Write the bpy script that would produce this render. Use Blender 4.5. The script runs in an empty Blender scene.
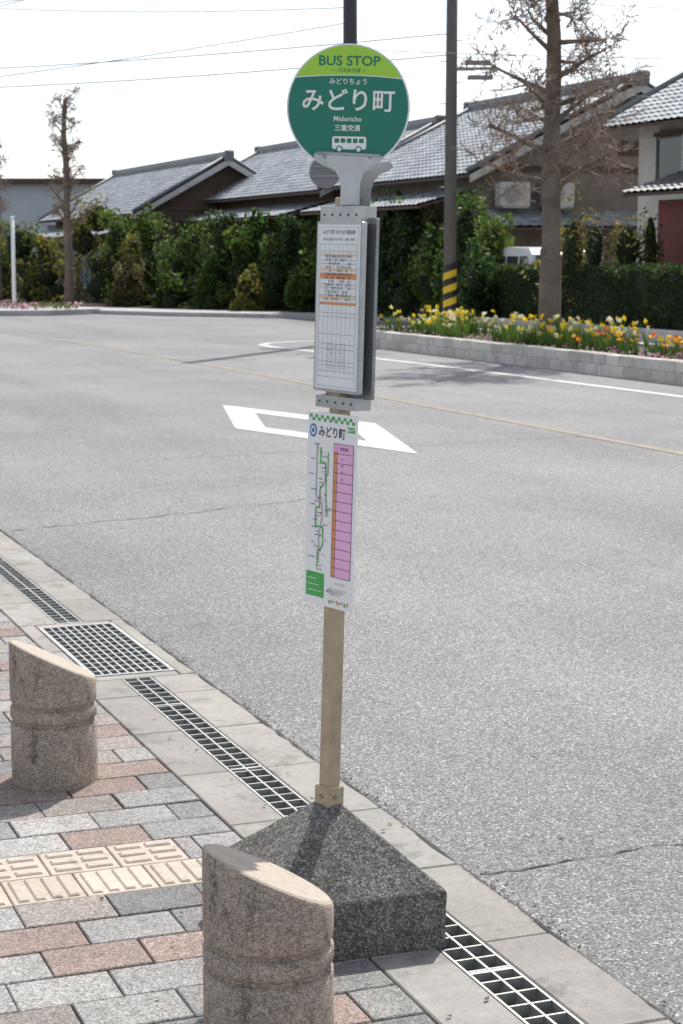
import bpy, bmesh, math, random
from mathutils import Vector, Matrix, noise
random.seed(7)
A=math.radians(21.16)
CA,SA=math.cos(A),math.sin(A)
scene=bpy.context.scene
def W(r,s,z=0): return (CA*r-SA*s, SA*r+CA*s, z)

# ---------------------------------------------------------------- materials
def nodes(name):
    m=bpy.data.materials.new(name); m.use_nodes=True
    nt=m.node_tree; b=nt.nodes['Principled BSDF']
    return m,nt,b
def ramp(nt,fac,stops,interp='LINEAR'):
    n=nt.nodes.new('ShaderNodeValToRGB'); n.color_ramp.interpolation=interp
    e=n.color_ramp.elements
    while len(e)<len(stops): e.new(0.5)
    for i,(p,c) in enumerate(stops):
        e[i].position=p
        if not hasattr(c,'__len__'): c=(c,c,c)
        e[i].color=(c[0],c[1],c[2],1)
    nt.links.new(fac,n.inputs[0]); return n.outputs[0]
def tex(nt,scale,detail=3,rough=.6,kind='N',stretch=None):
    tc=nt.nodes.new('ShaderNodeTexCoord'); out=tc.outputs['Object']
    if stretch:
        mp=nt.nodes.new('ShaderNodeMapping'); mp.inputs['Scale'].default_value=stretch
        nt.links.new(out,mp.inputs[0]); out=mp.outputs[0]
    if kind=='N':
        n=nt.nodes.new('ShaderNodeTexNoise'); n.inputs['Scale'].default_value=scale
        n.inputs['Detail'].default_value=detail; n.inputs['Roughness'].default_value=rough
        nt.links.new(out,n.inputs['Vector']); return n.outputs[0]
    n=nt.nodes.new('ShaderNodeTexVoronoi'); n.inputs['Scale'].default_value=scale
    nt.links.new(out,n.inputs['Vector'])
    sp=nt.nodes.new('ShaderNodeSeparateColor'); nt.links.new(n.outputs['Color'],sp.inputs[0]); return sp.outputs[0]
def mul(nt,a,b,fac=1,mode='MULTIPLY'):
    n=nt.nodes.new('ShaderNodeMix'); n.data_type='RGBA'; n.blend_type=mode
    n.inputs[0].default_value=fac
    nt.links.new(a,n.inputs[6]); nt.links.new(b,n.inputs[7]); return n.outputs[2]
def bump(nt,b,h,strength,dist):
    n=nt.nodes.new('ShaderNodeBump'); n.inputs['Strength'].default_value=strength
    n.inputs['Distance'].default_value=dist
    nt.links.new(h,n.inputs['Height']); nt.links.new(n.outputs[0],b.inputs['Normal'])
def plain(name,col,rough=.6,metal=0,var=.12,vs=6,spec=.5,bmp=0):
    m,nt,b=nodes(name)
    lo=[c*(1-var) for c in col]; hi=[min(1,c*(1+var)) for c in col]
    f=tex(nt,vs,5)
    nt.links.new(ramp(nt,f,[(.3,lo),(.7,hi)]),b.inputs['Base Color'])
    b.inputs['Roughness'].default_value=rough; b.inputs['Metallic'].default_value=metal
    b.inputs['Specular IOR Level'].default_value=spec
    if bmp: bump(nt,b,f,.5,bmp)
    return m
def speckle(name,fine,fs,large,ls,rough=.85,bs=.4,bd=.002,kind='V',stain=None,attr=False,spec=.3,streak=None,grain=None):
    m,nt,b=nodes(name)
    g=tex(nt,fs,2,.7,kind)
    c=ramp(nt,g,fine)
    l=ramp(nt,tex(nt,ls,6,.65),large)
    c=mul(nt,c,l)
    if grain:
        c=mul(nt,c,ramp(nt,tex(nt,grain[0],4,.8),[(.35,grain[1]),(.65,grain[2])]))
    if stain:
        st=ramp(nt,tex(nt,stain[0],8,.75,'N',stain[3] if len(stain)>3 else None),[(stain[1],1.0),(stain[1]+.12,stain[2])])
        c=mul(nt,c,st)
    if streak:
        st=ramp(nt,tex(nt,1.0,5,.6,'N',streak[0]),[(.3,streak[1]),(.7,streak[2])])
        c=mul(nt,c,st)
    if attr:
        a=nt.nodes.new('ShaderNodeAttribute'); a.attribute_name='Col'
        c=mul(nt,c,a.outputs['Color'])
    nt.links.new(c,b.inputs['Base Color'])
    b.inputs['Roughness'].default_value=rough; b.inputs['Specular IOR Level'].default_value=spec
    h=tex(nt,fs*.8,3,.7)
    bump(nt,b,h,bs,bd)
    return m
def leafmat(name,trans=.35):
    m,nt,b=nodes(name)
    a=nt.nodes.new('ShaderNodeAttribute'); a.attribute_name='Col'
    f=ramp(nt,tex(nt,1.2,3),[(.3,.65),(.7,1.15)])
    c=mul(nt,a.outputs['Color'],f)
    nt.links.new(c,b.inputs['Base Color']); b.inputs['Roughness'].default_value=.6
    b.inputs['Specular IOR Level'].default_value=.3
    t=nt.nodes.new('ShaderNodeBsdfTranslucent'); nt.links.new(c,t.inputs[0])
    mx=nt.nodes.new('ShaderNodeMixShader'); mx.inputs[0].default_value=trans
    out=nt.nodes['Material Output']
    nt.links.new(b.outputs[0],mx.inputs[1]); nt.links.new(t.outputs[0],mx.inputs[2]); nt.links.new(mx.outputs[0],out.inputs[0])
    return m

M={}
M['asphalt']=speckle('asphalt',[(0,.07),(.25,.165),(.7,.25),(.9,.33),(1,.62)],170,[(.3,(.80,.80,.815)),(.7,(1.1,1.085,1.065))],.35,.8,.9,.004,'V',stain=(2.2,.57,.84),spec=.35,streak=((.9,.06,1),.86,1.12),grain=(38,.84,1.14))
M['concrete']=speckle('gutter_concrete',[(0,.26),(.5,.35),(1,.45)],180,[(.3,(.78,.75,.70)),(.7,(1.08,1.04,.98))],1.6,.85,.3,.002,'N',stain=(5,.53,.66),attr=True,grain=(24,.88,1.08))
M['concrete2']=speckle('pale_concrete',[(0,.36),(.5,.45),(1,.55)],60,[(.3,.75),(.7,1.05)],1.2,.85,.3,.002,'N',stain=(3,.56,.7))
M['paver']=speckle('granite_paver',[(0,.5),(.3,.85),(.6,1.08),(1,1.6)],230,[(.3,.78),(.7,1.08)],2.0,.8,.5,.002,'V',stain=(7,.55,.70),attr=True,grain=(30,.86,1.12))
M['joint']=speckle('joint_sand',[(0,.05),(1,.12)],200,[(.3,.8),(.7,1.1)],2)
M['tactile']=speckle('tactile_tile',[(0,.46),(1,.60)],150,[(.3,(.98,.84,.68)),(.7,(1.05,.93,.80))],6,.8,.3,.001,'N',stain=(10,.55,.66),attr=True,grain=(26,.88,1.06))
M['bollard']=speckle('bollard_stone',[(0,(.17,.145,.125)),(.25,(.29,.25,.21)),(.6,(.39,.34,.29)),(1,(.56,.50,.44))],330,[(.3,(.78,.74,.72)),(.7,(1.14,1.07,1.01))],7,.85,.6,.002,'V',stain=(15,.545,.40,(1,1,.45)),grain=(60,.82,1.14))
M['bollard_top']=speckle('bollard_top_stone',[(0,(.38,.32,.265)),(1,(.54,.475,.40))],200,[(.3,.82),(.7,1.05)],9,.85,.4,.0015,'N',stain=(18,.57,.58),grain=(60,.86,1.08))
M['block']=speckle('aggregate_block',[(0,.08),(.4,.155),(.75,.235),(1,.42)],230,[(.3,(.62,.60,.56)),(.7,(1.2,1.15,1.06))],6,.92,1,.005,'V',stain=(13,.55,.62),grain=(45,.78,1.18))
M['hole']=plain('drain_dark',(.02,.02,.018),.9)
M['steel']=plain('galvanised_steel',(.38,.385,.37),.5,.6,.25,30)
M['post']=plain('bronze_post',(.44,.355,.25),.45,.2,.16,25)
M['alu']=plain('aluminium',(.50,.51,.52),.38,.8,.12,20)
M['graymetal']=plain('grey_metal',(.30,.31,.32),.45,.6,.15,20)
M['mattegrey']=plain('sign_back_grey',(.25,.24,.25),.6,0,.1,3)
M['white']=plain('white_enamel',(.88,.89,.89),.35,0,.03,8)
M['sheet']=plain('timetable_sheet',(.85,.87,.89),.25,0,.04,8)
M['teal']=plain('teal_green',(.004,.20,.135),.35,0,.03,8)
M['lime']=plain('lime_green',(.38,.70,.05),.35,0,.03,8)
M['green']=plain('print_green',(.07,.42,.10),.4,0,.05,8)
M['pink']=plain('print_pink',(.86,.48,.76),.4,0,.04,8)
M['orange']=plain('print_orange',(.72,.30,.13),.4,0,.04,8)
M['peach']=plain('print_peach',(.78,.62,.50),.4,0,.04,8)
M['blue']=plain('print_blue',(.05,.20,.52),.4,0,.05,8)
M['ink']=plain('print_black',(.02,.02,.025),.5,0,.05,8)
M['grey']=plain('print_grey',(.40,.42,.44),.5,0,.05,8)
M['roadwhite']=speckle('road_paint_white',[(0,.52),(1,.80)],150,[(.3,.8),(.7,1.05)],3,.7,.3,.001,'V',stain=(12,.55,.45),grain=(40,.85,1.05))
M['roadyellow']=speckle('road_paint_yellow',[(0,(.24,.215,.17)),(1,(.37,.315,.225))],150,[(.3,.8),(.7,1.08)],3,.7,.3,.001,'V',stain=(8,.46,.72))
M['crack']=plain('crack_dark',(.05,.05,.05),.95)
M['soil']=speckle('soil',[(0,.05),(1,(.16,.12,.08))],30,[(.3,.7),(.7,1.1)],1)
M['grass']=speckle('grass_ground',[(0,(.06,.08,.03)),(1,(.16,.16,.08))],12,[(.3,.7),(.7,1.1)],.2)
M['leaf']=leafmat('leaves',.45)
M['petal']=leafmat('petals',.45)
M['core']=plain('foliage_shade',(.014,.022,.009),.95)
M['bark']=speckle('bark',[(0,(.12,.095,.075)),(1,(.29,.235,.185))],30,[(.3,.6),(.7,1.12)],3,.9,.8,.01,'N')
M['twig']=plain('twig_bark',(.29,.215,.165),.85,0,.3,4)
M['poleconc']=plain('pole_concrete',(.15,.14,.13),.85,0,.15,4)
M['darkpole']=plain('dark_pole',(.055,.055,.06),.7,0,.2,4)
M['black']=plain('black_paint',(.02,.02,.02),.5)
M['yellow']=plain('yellow_paint',(.75,.50,.02),.5)
M['wire']=plain('wire_grey',(.12,.12,.125),.6)
M['tile']=speckle('roof_tile',[(0,(.21,.235,.265)),(.5,(.31,.34,.37)),(1,(.46,.49,.52))],4,[(.3,.72),(.7,1.1)],.6,.42,.2,.01,'V',spec=.6)
M['darktile']=speckle('dark_roof_tile',[(0,(.09,.09,.10)),(1,(.18,.18,.19))],5,[(.3,.8),(.7,1.1)],.6,.45,.2,.01,'V',spec=.5)
M['ridge']=plain('ridge_tile',(.15,.16,.17),.5,0,.2,3)
M['plaster']=plain('plaster_wall',(.50,.47,.43),.9,0,.16,1.2)
M['dimwall']=plain('weathered_wall',(.215,.175,.145),.9,0,.25,1.5)
M['bluewall']=plain('pale_siding',(.48,.53,.57),.8,0,.06,.8)
M['wood']=plain('dark_wood_wall',(.09,.062,.045),.8,0,.3,5)
M['redwall']=plain('red_brown_wall',(.25,.085,.07),.85,0,.12,1.5)
M['glass']=plain('window_glass',(.03,.04,.05),.08,0,.2,1,spec=.8)
M['frame']=plain('window_frame',(.45,.45,.44),.4,.3)
M['vanwhite']=plain('van_paint',(.75,.76,.77),.25,0,.03,2)
M['red']=plain('red_paint',(.55,.03,.03),.35)
M['rubber']=plain('rubber',(.03,.03,.03),.8)
M['stonewall']=speckle('planter_stone',[(0,.52),(1,.78)],40,[(.3,(.84,.81,.77)),(.7,(1.06,1.03,.98))],2,.9,.5,.004,'N',stain=(5,.54,.6),attr=True)

# ---------------------------------------------------------------- mesh builder
class MB:
    def __init__(s): s.v=[];s.f=[];s.m=[];s.c=[];s.sm=[]
    def face(s,pts,mi=0,col=None,smooth=False):
        n=len(s.v); s.v.extend([tuple(p) for p in pts]); s.f.append(tuple(range(n,n+len(pts)))); s.m.append(mi); s.c.append(col or (1,1,1)); s.sm.append(smooth)
    def box(s,x0,x1,y0,y1,z0,z1,mi=0,col=None,bev=0,tz=None):
        n=len(s.v); t=tz or (0,0,0,0)
        if bev<=0:
            s.v+=[(x0,y0,z0),(x1,y0,z0),(x1,y1,z0),(x0,y1,z0),(x0,y0,z1),(x1,y0,z1),(x1,y1,z1),(x0,y1,z1)]
            fs=[(3,2,1,0),(4,5,6,7),(0,1,5,4),(1,2,6,5),(2,3,7,6),(3,0,4,7)]
        else:
            b=bev
            s.v+=[(x0,y0,z0),(x1,y0,z0),(x1,y1,z0),(x0,y1,z0),(x0,y0,z1-b+t[0]),(x1,y0,z1-b+t[1]),(x1,y1,z1-b+t[2]),(x0,y1,z1-b+t[3]),
                  (x0+b,y0+b,z1+t[0]),(x1-b,y0+b,z1+t[1]),(x1-b,y1-b,z1+t[2]),(x0+b,y1-b,z1+t[3])]
            fs=[(3,2,1,0),(8,9,10,11)]
            for i in range(4):
                j=(i+1)%4
                fs+=[(i,j,4+j,4+i),(4+i,4+j,8+j,8+i)]
        for f in fs:
            s.f.append(tuple(n+i for i in f)); s.m.append(mi); s.c.append(col or (1,1,1)); s.sm.append(False)
    def tube(s,pts,rads,n=6,mi=0,col=None,cap=True):
        pts=[Vector(p) for p in pts]; base=len(s.v)
        for i,p in enumerate(pts):
            d=(pts[min(i+1,len(pts)-1)]-pts[max(i-1,0)])
            if d.length<1e-9: d=Vector((0,0,1))
            d.normalize()
            up=Vector((0,0,1)) if abs(d.z)<.9 else Vector((1,0,0))
            a=d.cross(up).normalized(); b=d.cross(a)
            for k in range(n):
                t=2*math.pi*k/n
                s.v.append(tuple(p+(a*math.cos(t)+b*math.sin(t))*rads[i]))
        for i in range(len(pts)-1):
            for k in range(n):
                k2=(k+1)%n
                s.f.append((base+i*n+k,base+i*n+k2,base+(i+1)*n+k2,base+(i+1)*n+k)); s.m.append(mi); s.c.append(col or (1,1,1)); s.sm.append(True)
        if cap:
            for o,rev in ((0,1),((len(pts)-1)*n,0)):
                f=[base+o+k for k in range(n)]
                s.f.append(tuple(f[::-1] if rev else f)); s.m.append(mi); s.c.append(col or (1,1,1)); s.sm.append(False)
    def lathe(s,rings,n=48,mi=0,slope=None,center=True):
        base=len(s.v)
        for (R,z,fl,_) in rings:
            for k in range(n):
                t=2*math.pi*k/n; x=R*math.cos(t); y=R*math.sin(t)
                s.v.append((x,y,z-(slope*x if fl else 0)))
        for i in range(len(rings)-1):
            for k in range(n):
                k2=(k+1)%n
                s.f.append((base+i*n+k,base+i*n+k2,base+(i+1)*n+k2,base+(i+1)*n+k)); s.m.append(rings[i+1][3]); s.c.append((1,1,1)); s.sm.append(abs(rings[i+1][0]-rings[i][0])<.004)
        o=base+(len(rings)-1)*n
        s.f.append(tuple(o+k for k in range(n))); s.m.append(rings[-1][3]); s.c.append((1,1,1)); s.sm.append(False)
    def obj(s,name,mats,parent=None,loc=(0,0,0),rot=(0,0,0)):
        me=bpy.data.meshes.new(name); me.from_pydata(s.v,[],s.f)
        for m in mats: me.materials.append(M[m] if isinstance(m,str) else m)
        me.polygons.foreach_set('material_index',s.m)
        me.polygons.foreach_set('use_smooth',s.sm)
        ca=me.color_attributes.new('Col','FLOAT_COLOR','CORNER')
        buf=[]
        for f,c in zip(s.f,s.c):
            buf.extend((c[0],c[1],c[2],1.0)*len(f))
        ca.data.foreach_set('color',buf)
        me.update()
        o=bpy.data.objects.new(name,me); scene.collection.objects.link(o)
        o.location=loc; o.rotation_euler=rot
        if parent: o.parent=parent
        return o
def empty(name,loc=(0,0,0),rot=(0,0,0),parent=None):
    o=bpy.data.objects.new(name,None); o.empty_display_size=.2; scene.collection.objects.link(o)
    o.location=loc; o.rotation_euler=rot
    if parent:o.parent=parent
    return o
RS=(0,0,A)
rnd=random.random
def U(a,b): return random.uniform(a,b)

# ---------------------------------------------------------------- ground, road
b=MB(); b.face([(-1500,-1500,-.16),(1500,-1500,-.16),(1500,1500,-.16),(-1500,1500,-.16)]); b.obj('ground',['grass'])
b=MB(); b.face([(2.23,-60,-.006),(40,-60,-.006),(40,140,-.006),(2.23,140,-.006)]); 
b.face([(2.23,-60,-.006),(2.23,140,-.006),(2.23,140,-.16),(2.23,-60,-.16)])
b.obj('asphalt_road',['asphalt'],rot=RS)
b=MB(); b.face([(-60,-60,-.03),(1.705,-60,-.03),(1.705,140,-.03),(-60,140,-.03)]); b.obj('pavement_bed',['joint'],rot=RS)

b=MB()
def slabs(r0,r1,s0,s1,step=.6):
    s=s0
    while s<s1-1e-4:
        e=min(s+step,s1); v=U(.84,1.08)
        b.box(r0,r1,s+.003,e-.003,-.15,U(-.001,.001),0,(v,v*U(.98,1),v*U(.94,.99)),.004)
        s=e
slabs(1.71,1.897,-6,7.52); slabs(1.71,1.897,8.80,70)
slabs(2.033,2.23,-6,7.52); slabs(2.033,2.23,8.80,70)
slabs(1.71,1.785,7.52,8.80,.64); slabs(2.165,2.23,7.52,8.80,.64)
slabs(1.79,2.16,7.52,7.60,.1) ; slabs(1.79,2.16,8.735,8.80,.1)
b.obj('concrete_gutter',['concrete'],rot=RS)
b=MB(); b.face([(1.7,-6,-.13),(2.24,-6,-.13),(2.24,70,-.13),(1.7,70,-.13)]); b.obj('drain_channel',['hole'],rot=RS)
def linegrate(s0,s1,name):
    b=MB()
    for r in (1.900,1.9615,2.022):
        b.box(r,r+.007,s0,s1,-.035,-.002,0)
    s=s0
    while s<s1:
        b.box(1.907,1.9612,s,s+.007,-.03,-.003,0); b.box(1.9688,2.0217,s,s+.007,-.03,-.003,0)
        s+=.078
    for i in range(int((s1-s0)/1.0)+1):
        ss=s0+i*1.0
        if ss+.02<s1: b.box(1.907,1.9612,ss+.012,ss+.026,-.03,-.001,0); b.box(1.9688,2.0217,ss+.012,ss+.026,-.03,-.001,0)
    b.obj(name,['steel'],rot=RS)
linegrate(-4,7.52,'drain_grate'); linegrate(8.80,40,'drain_grate.001')
b=MB()
r0,r1,s0,s1=1.79,2.16,7.605,8.73
b.box(r0,r0+.018,s0,s1,-.05,.002); b.box(r1-.018,r1,s0,s1,-.05,.002)
b.box(r0+.018,r1-.018,s0,s0+.02,-.05,.002); b.box(r0+.018,r1-.018,s1-.02,s1,-.05,.002)
n=9
for i in range(1,n):
    r=r0+.018+(r1-r0-.036)*i/n; b.box(r-.004,r+.004,s0+.02,s1-.02,-.04,.0)
n2=13
for i in range(1,n2):
    s=s0+.02+(s1-s0-.04)*i/n2
    for j in range(n):
        a0=r0+.018+(r1-r0-.036)*j/n+(.004 if j else 0); a1=r0+.018+(r1-r0-.036)*(j+1)/n-(.004 if j<n-1 else 0)
        b.box(a0,a1,s-.004,s+.004,-.035,-.001)
b.obj('manhole_grate',['steel'],rot=RS)

# pavers
b=MB()
pal=[((.275,.27,.262),4),((.335,.328,.315),4),((.215,.212,.21),3),((.285,.215,.19),4),((.30,.268,.245),3)]
bag=[c for c,k in pal for _ in range(k)]
row=.18; ln=.262; s=-3.0; i=0
T0,T1=4.92,5.345
rows=[]
s=T0
while s>-3: s-=row; rows.append((s,s+row))
s=T1
while s<45: rows.append((s,s+row)); s+=row
for (a0,a1) in rows:
    i=int(round(a0/row)); off=(i%2)*ln/2+U(-.01,.01)
    x=1.705
    first=True
    while x>-3.0:
        w=(ln-off if off>.05 else ln) if first else ln
        first=False
        c=random.choice(bag); v=U(.82,1.14); g=U(-.0018,.0018)
        b.box(x-w+.003+g,x-.002+g,a0+.003+U(0,.001),a1-.003-U(0,.001),-.06,U(-.003,.001),0,tuple(q*v for q in c),.003,tuple(U(-.0012,.0012) for _ in range(4)))
        x-=w
b.obj('brick_pavement',['paver'],rot=RS)
b=MB(); tw=.2125
b.box(1.563,1.703,T0+.003,T1-.003,-.06,0,1,(.30,.29,.28),.003)
b.box(1.502,1.558,T0+tw+.003,T1-.003,-.06,0,1,(.28,.27,.26),.003)
x=1.56
while x>-3:
    for j in range(2):
        a0=T0+j*tw; v=U(.88,1.08); col=(v,v*U(.96,1),v*U(.93,1))
        xs=x-(.06 if j else 0)
        b.box(xs-tw+.002,xs-.002,a0+.002,a0+tw-.002,-.06,0,0,col,.003)
        if j==1:
            for q in range(3):
                yy=a0+.025+q*.064
                b.box(xs-tw+.02,xs-tw/2-.008,yy,yy+.035,0.0003,.006,0,col,.0045); b.box(xs-tw/2+.008,xs-.02,yy,yy+.035,0.0003,.006,0,col,.0045)
        else:
            for q in range(4):
                xx=xs-tw+.018+q*.048
                b.box(xx,xx+.03,a0+.018,a0+tw-.018,.0003,.006,0,col,.0045)
    x-=tw
b.obj('tactile_paving',['tactile','paver'],rot=RS)

def ribbon(mb,pts,w,z,mi=0,jit=0):
    P=[Vector((p[0],p[1],0)) for p in pts]
    L=[];R=[]
    for i,p in enumerate(P):
        d=(P[min(i+1,len(P)-1)]-P[max(i-1,0)]).normalized(); nn=Vector((-d.y,d.x,0))
        ww=w/2*(1+U(-jit,jit))
        L.append(p+nn*ww);R.append(p-nn*ww)
    for i in range(len(P)-1):
        mb.face([(R[i].x,R[i].y,z),(R[i+1].x,R[i+1].y,z),(L[i+1].x,L[i+1].y,z),(L[i].x,L[i].y,z)],mi)
b=MB()
cr,cs,hl,hw=6.72,18.4,3.0,.80
O=[(cr,cs-hl),(cr+hw,cs),(cr,cs+hl),(cr-hw,cs)]
I=[(cr,cs-hl*.58),(cr+hw*.58,cs),(cr,cs+hl*.58),(cr-hw*.58,cs)]
for i in range(4):
    j=(i+1)%4
    b.face([(O[i][0],O[i][1],-.002),(O[j][0],O[j][1],-.002),(I[j][0],I[j][1],-.002),(I[i][0],I[i][1],-.002)])
b.obj('diamond_road_marking',['roadwhite'],rot=RS)
b=MB(); ribbon(b,[(9.0,-20),(9.0,30),(8.9,36),(8.5,42),(7.9,50),(7.0,60)],.13,-.002); b.obj('yellow_centre_line',['roadyellow'],rot=RS)
b=MB(); ribbon(b,[(12.75,-20),(12.7,20),(12.5,28),(12.2,33),(12.0,34.8),(12.1,35.8),(12.5,36.5),(13.3,37.0),(14.5,37.3),(17,37.5)],.17,-.002)
b.obj('white_edge_line',['roadwhite'],rot=RS)
b=MB(); ribbon(b,[(12.2,62),(13.2,57),(14.6,53.5),(16.5,51)],.15,-.002); b.obj('white_side_line',['roadwhite'],rot=RS)
def crack(name,p0,p1,n,amp,w):
    b=MB(); pts=[]
    y=0
    for i in range(n+1):
        t=i/n; y+=U(-amp,amp); y*=.93
        pts.append((p0[0]+(p1[0]-p0[0])*t,p0[1]+(p1[1]-p0[1])*t+y))
    ribbon(b,pts,w,-.003,0,.8); b.obj(name,['crack'],rot=RS)
crack('road_crack',(2.26,4.72),(8.9,5.1),160,.022,.008)
crack('road_crack.001',(2.3,12.0),(5.2,12.9),60,.04,.009)
crack('road_crack.002',(4.4,15.8),(9.0,16.3),90,.04,.009)
b=MB()
for i in range(3600):
    s=U(1,22)
    if noise.noise(Vector((s*1.7,3,3)))<U(-.35,.25): continue
    r=2.232+abs(random.gauss(0,.03)); q=U(.0025,.007)
    a=U(0,6.28); zz=-.004+q*.35
    g=U(.05,.20)
    pts=[(r+q*math.cos(a+k*1.57)*U(.6,1),s+q*math.sin(a+k*1.57)*U(.6,1),-.004) for k in range(4)]
    top=(r,s,zz)
    for k in range(4): b.face([pts[k],pts[(k+1)%4],top],0,(g,g*.93,g*.8))
b.obj('roadside_grit',['paver'],rot=RS)
b=MB(); crk=[(2.229+.004*noise.noise(Vector((k*.3,0,0))),-4+k*.08) for k in range(700)]
ribbon(b,crk,.010,.0025,0,.9); b.obj('gutter_edge_dirt',['crack'],rot=RS)
b=MB()
for i in range(190):
    s=U(3,14); r=random.choice([U(.8,1.7),U(1.72,1.88),U(2.05,2.5),U(2.25,3.8)]); q=U(.005,.013); a=U(0,6.28)
    c=random.choice([(.22,.14,.07),(.13,.09,.05),(.3,.22,.12)])
    b.face([(r+q*math.cos(a+k*1.57)*(1 if k%2 else .5),s+q*math.sin(a+k*1.57)*(1 if k%2 else .5),.004+U(0,.006)) for k in range(4)],0,c)
b.obj('leaf_litter',['leaf'],rot=RS)

# ---------------------------------------------------------------- bollards
def bollard(name,r,s):
    b=MB(); R=.148
    rings=[(R,-.02,0,0),(R,.0,0,0),(R,.1,0,0),(R,.205,0,0),(R-.004,.209,0,0),(R-.012,.213,0,0),(R-.012,.220,0,0),(R-.004,.225,0,0),(R+.0005,.231,0,0),(R+.0005,.260,0,0),(R-.004,.266,0,0),
           (R-.012,.271,0,0),(R-.012,.278,0,0),(R-.004,.283,0,0),(R,.288,0,0),(R,.31,0,0),(R,.417,1,0),(R-.003,.4235,1,0),(R-.009,.428,1,1),(R-.045,.4290,1,1),(R-.1,.4290,1,1)]
    b.lathe(rings,64,0,.49)
    x,y,_=W(r,s)
    b.obj(name,['bollard','bollard_top'],loc=(x,y,0),rot=RS)
bollard('stone_bollard',1.304,6.13)
bollard('stone_bollard.001',1.278,3.76)
bollard('stone_bollard.002',1.29,11.5)

# ---------------------------------------------------------------- bus stop sign
LEAN=math.radians(1.6)
bs=empty('bus_stop_sign',(-.0433,4.76,0),(0,LEAN,0))
bm=bmesh.new()
h0,h1=.245,.03
vs=[bm.verts.new(v) for v in [(-h0,-h0,-.0),(h0,-h0,-.0),(h0,h0,-.0),(-h0,h0,-.0),(-h0,-h0,.155),(h0,-h0,.155),(h0,h0,.155),(-h0,h0,.155),(-h1,-h1,.347),(h1,-h1,.347),(h1,h1,.347),(-h1,h1,.347)]]
for f in [(3,2,1,0),(8,9,10,11)]+[(i,(i+1)%4,4+(i+1)%4,4+i) for i in range(4)]+[(4+i,4+(i+1)%4,8+(i+1)%4,8+i) for i in range(4)]:
    bm.faces.new([vs[k] for k in f])
bmesh.ops.bevel(bm,geom=list(bm.edges),offset=.006,segments=2,affect='EDGES',profile=.6)
bmesh.ops.subdivide_edges(bm,edges=list(bm.edges),cuts=10,use_grid_fill=True)
for v in bm.verts:
    nz=noise.noise(v.co*28)*.003+noise.noise(v.co*9)*.003
    v.co+=Vector((v.co.x,v.co.y,0)).normalized()*nz if v.co.length>.01 else Vector()
    v.co.z+=noise.noise(v.co*30+Vector((5,5,5)))*.003 if v.co.z>.01 else 0
me=bpy.data.meshes.new('concrete_base'); bm.to_mesh(me); bm.free(); me.materials.append(M['block'])
o=bpy.data.objects.new('concrete_base',me); scene.collection.objects.link(o); o.parent=bs
o.rotation_euler=(0,-LEAN,math.radians(20)); o.location=(.005,0,0.001)
PH=math.radians(-52)
post=empty('post_assembly',(0,0,0),(0,0,PH),bs)
b=MB(); a=.0195
b.box(-a,a,-a,a,.34,1.95,0,None,.003)
b.box(-a-.008,a+.008,-a-.008,a+.008,.335,.398,0,None,.004)
b.obj('post',['post'],post)
b=MB()
b.tube([(0,-a-.0085,.37),(0,-a-.0125,.37)],[.006,.006],8); b.tube([(a+.0085,0,.37),(a+.0125,0,.37)],[.006,.006],8)
b.obj('collar_bolt',['graymetal'],post)
b=MB()
for zz,hh,dx in ((1.425,.016,.012),(1.905,.022,.012)):
    b.box(-.080+dx,.080+dx,-.026,-.022,zz-hh,zz+hh,0)
    b.box(-.080+dx,.080+dx,.022,.026,zz-hh,zz+hh,0)
    b.box(-.083+dx,-.0802+dx,-.026,.026,zz-hh,zz+hh,0); b.box(.0802+dx,.083+dx,-.026,.026,zz-hh,zz+hh,0)
    for k in range(5):
        xx=-.066+k*.033+dx
        b.tube([(xx,-.0262,zz),(xx,-.0268,zz)],[.0035,.0035],8,1)
b.obj('clamp_plate',['alu','ink'],post)
def prism(mb,poly,y0,y1,mi=0):
    n=len(poly)
    mb.face([(p[0],y0,p[1]) for p in poly],mi)
    mb.face([(p[0],y1,p[1]) for p in poly[::-1]],mi)
    for i in range(n):
        j=(i+1)%n
        mb.face([(poly[i][0],y0,poly[i][1]),(poly[i][0],y1,poly[i][1]),(poly[j][0],y1,poly[j][1]),(poly[j][0],y0,poly[j][1])],mi)
def rect(mb,x0,x1,z0,z1,y,mi): mb.face([(x0,y,z0),(x1,y,z0),(x1,y,z1),(x0,y,z1)],mi)
def rrect(x0,x1,z0,z1,r,n=5):
    P=[]
    for cx,cz,st in ((x1-r,z0+r,-90),(x1-r,z1-r,0),(x0+r,z1-r,90),(x0+r,z0+r,180)):
        for k in range(n+1):
            t=math.radians(st+90*k/n); P.append((cx+r*math.cos(t),cz+r*math.sin(t)))
    return P
def text(body,size,x,z,y,mat,parent,align='CENTER',bold=0,sx=1,name='lettering',rotz=0,lead=1):
    cu=bpy.data.curves.new(name,'FONT'); cu.body=body; cu.size=size; cu.align_x=align; cu.align_y='CENTER'
    cu.offset=bold; cu.space_line=lead; cu.resolution_u=3
    o=bpy.data.objects.new(name,cu); scene.collection.objects.link(o)
    dg=bpy.context.evaluated_depsgraph_get(); me=bpy.data.meshes.new_from_object(o.evaluated_get(dg))
    bpy.data.objects.remove(o)
    me.materials.clear(); me.materials.append(M[mat])
    o=bpy.data.objects.new(name,me); scene.collection.objects.link(o)
    o.parent=parent; o.location=(x,y,z); o.rotation_euler=(math.radians(90),0,0); o.scale=(sx,1,1)
    return o
ub=empty('timetable_board',(.024,.019,0),(0,0,0),post)
X0,X1,Z0,Z1=-.098,.092,1.452,1.888
b=MB()
prism(b,rrect(X0,X1,Z0,Z1,.006),-.052,-.039,0)
b.obj('board_frame',['alu'],ub)
b=MB()
prism(b,rrect(X0+.008,X1-.008,Z0+.008,Z1-.008,.004),-.0535,-.0522,0)
y=-.0542
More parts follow.
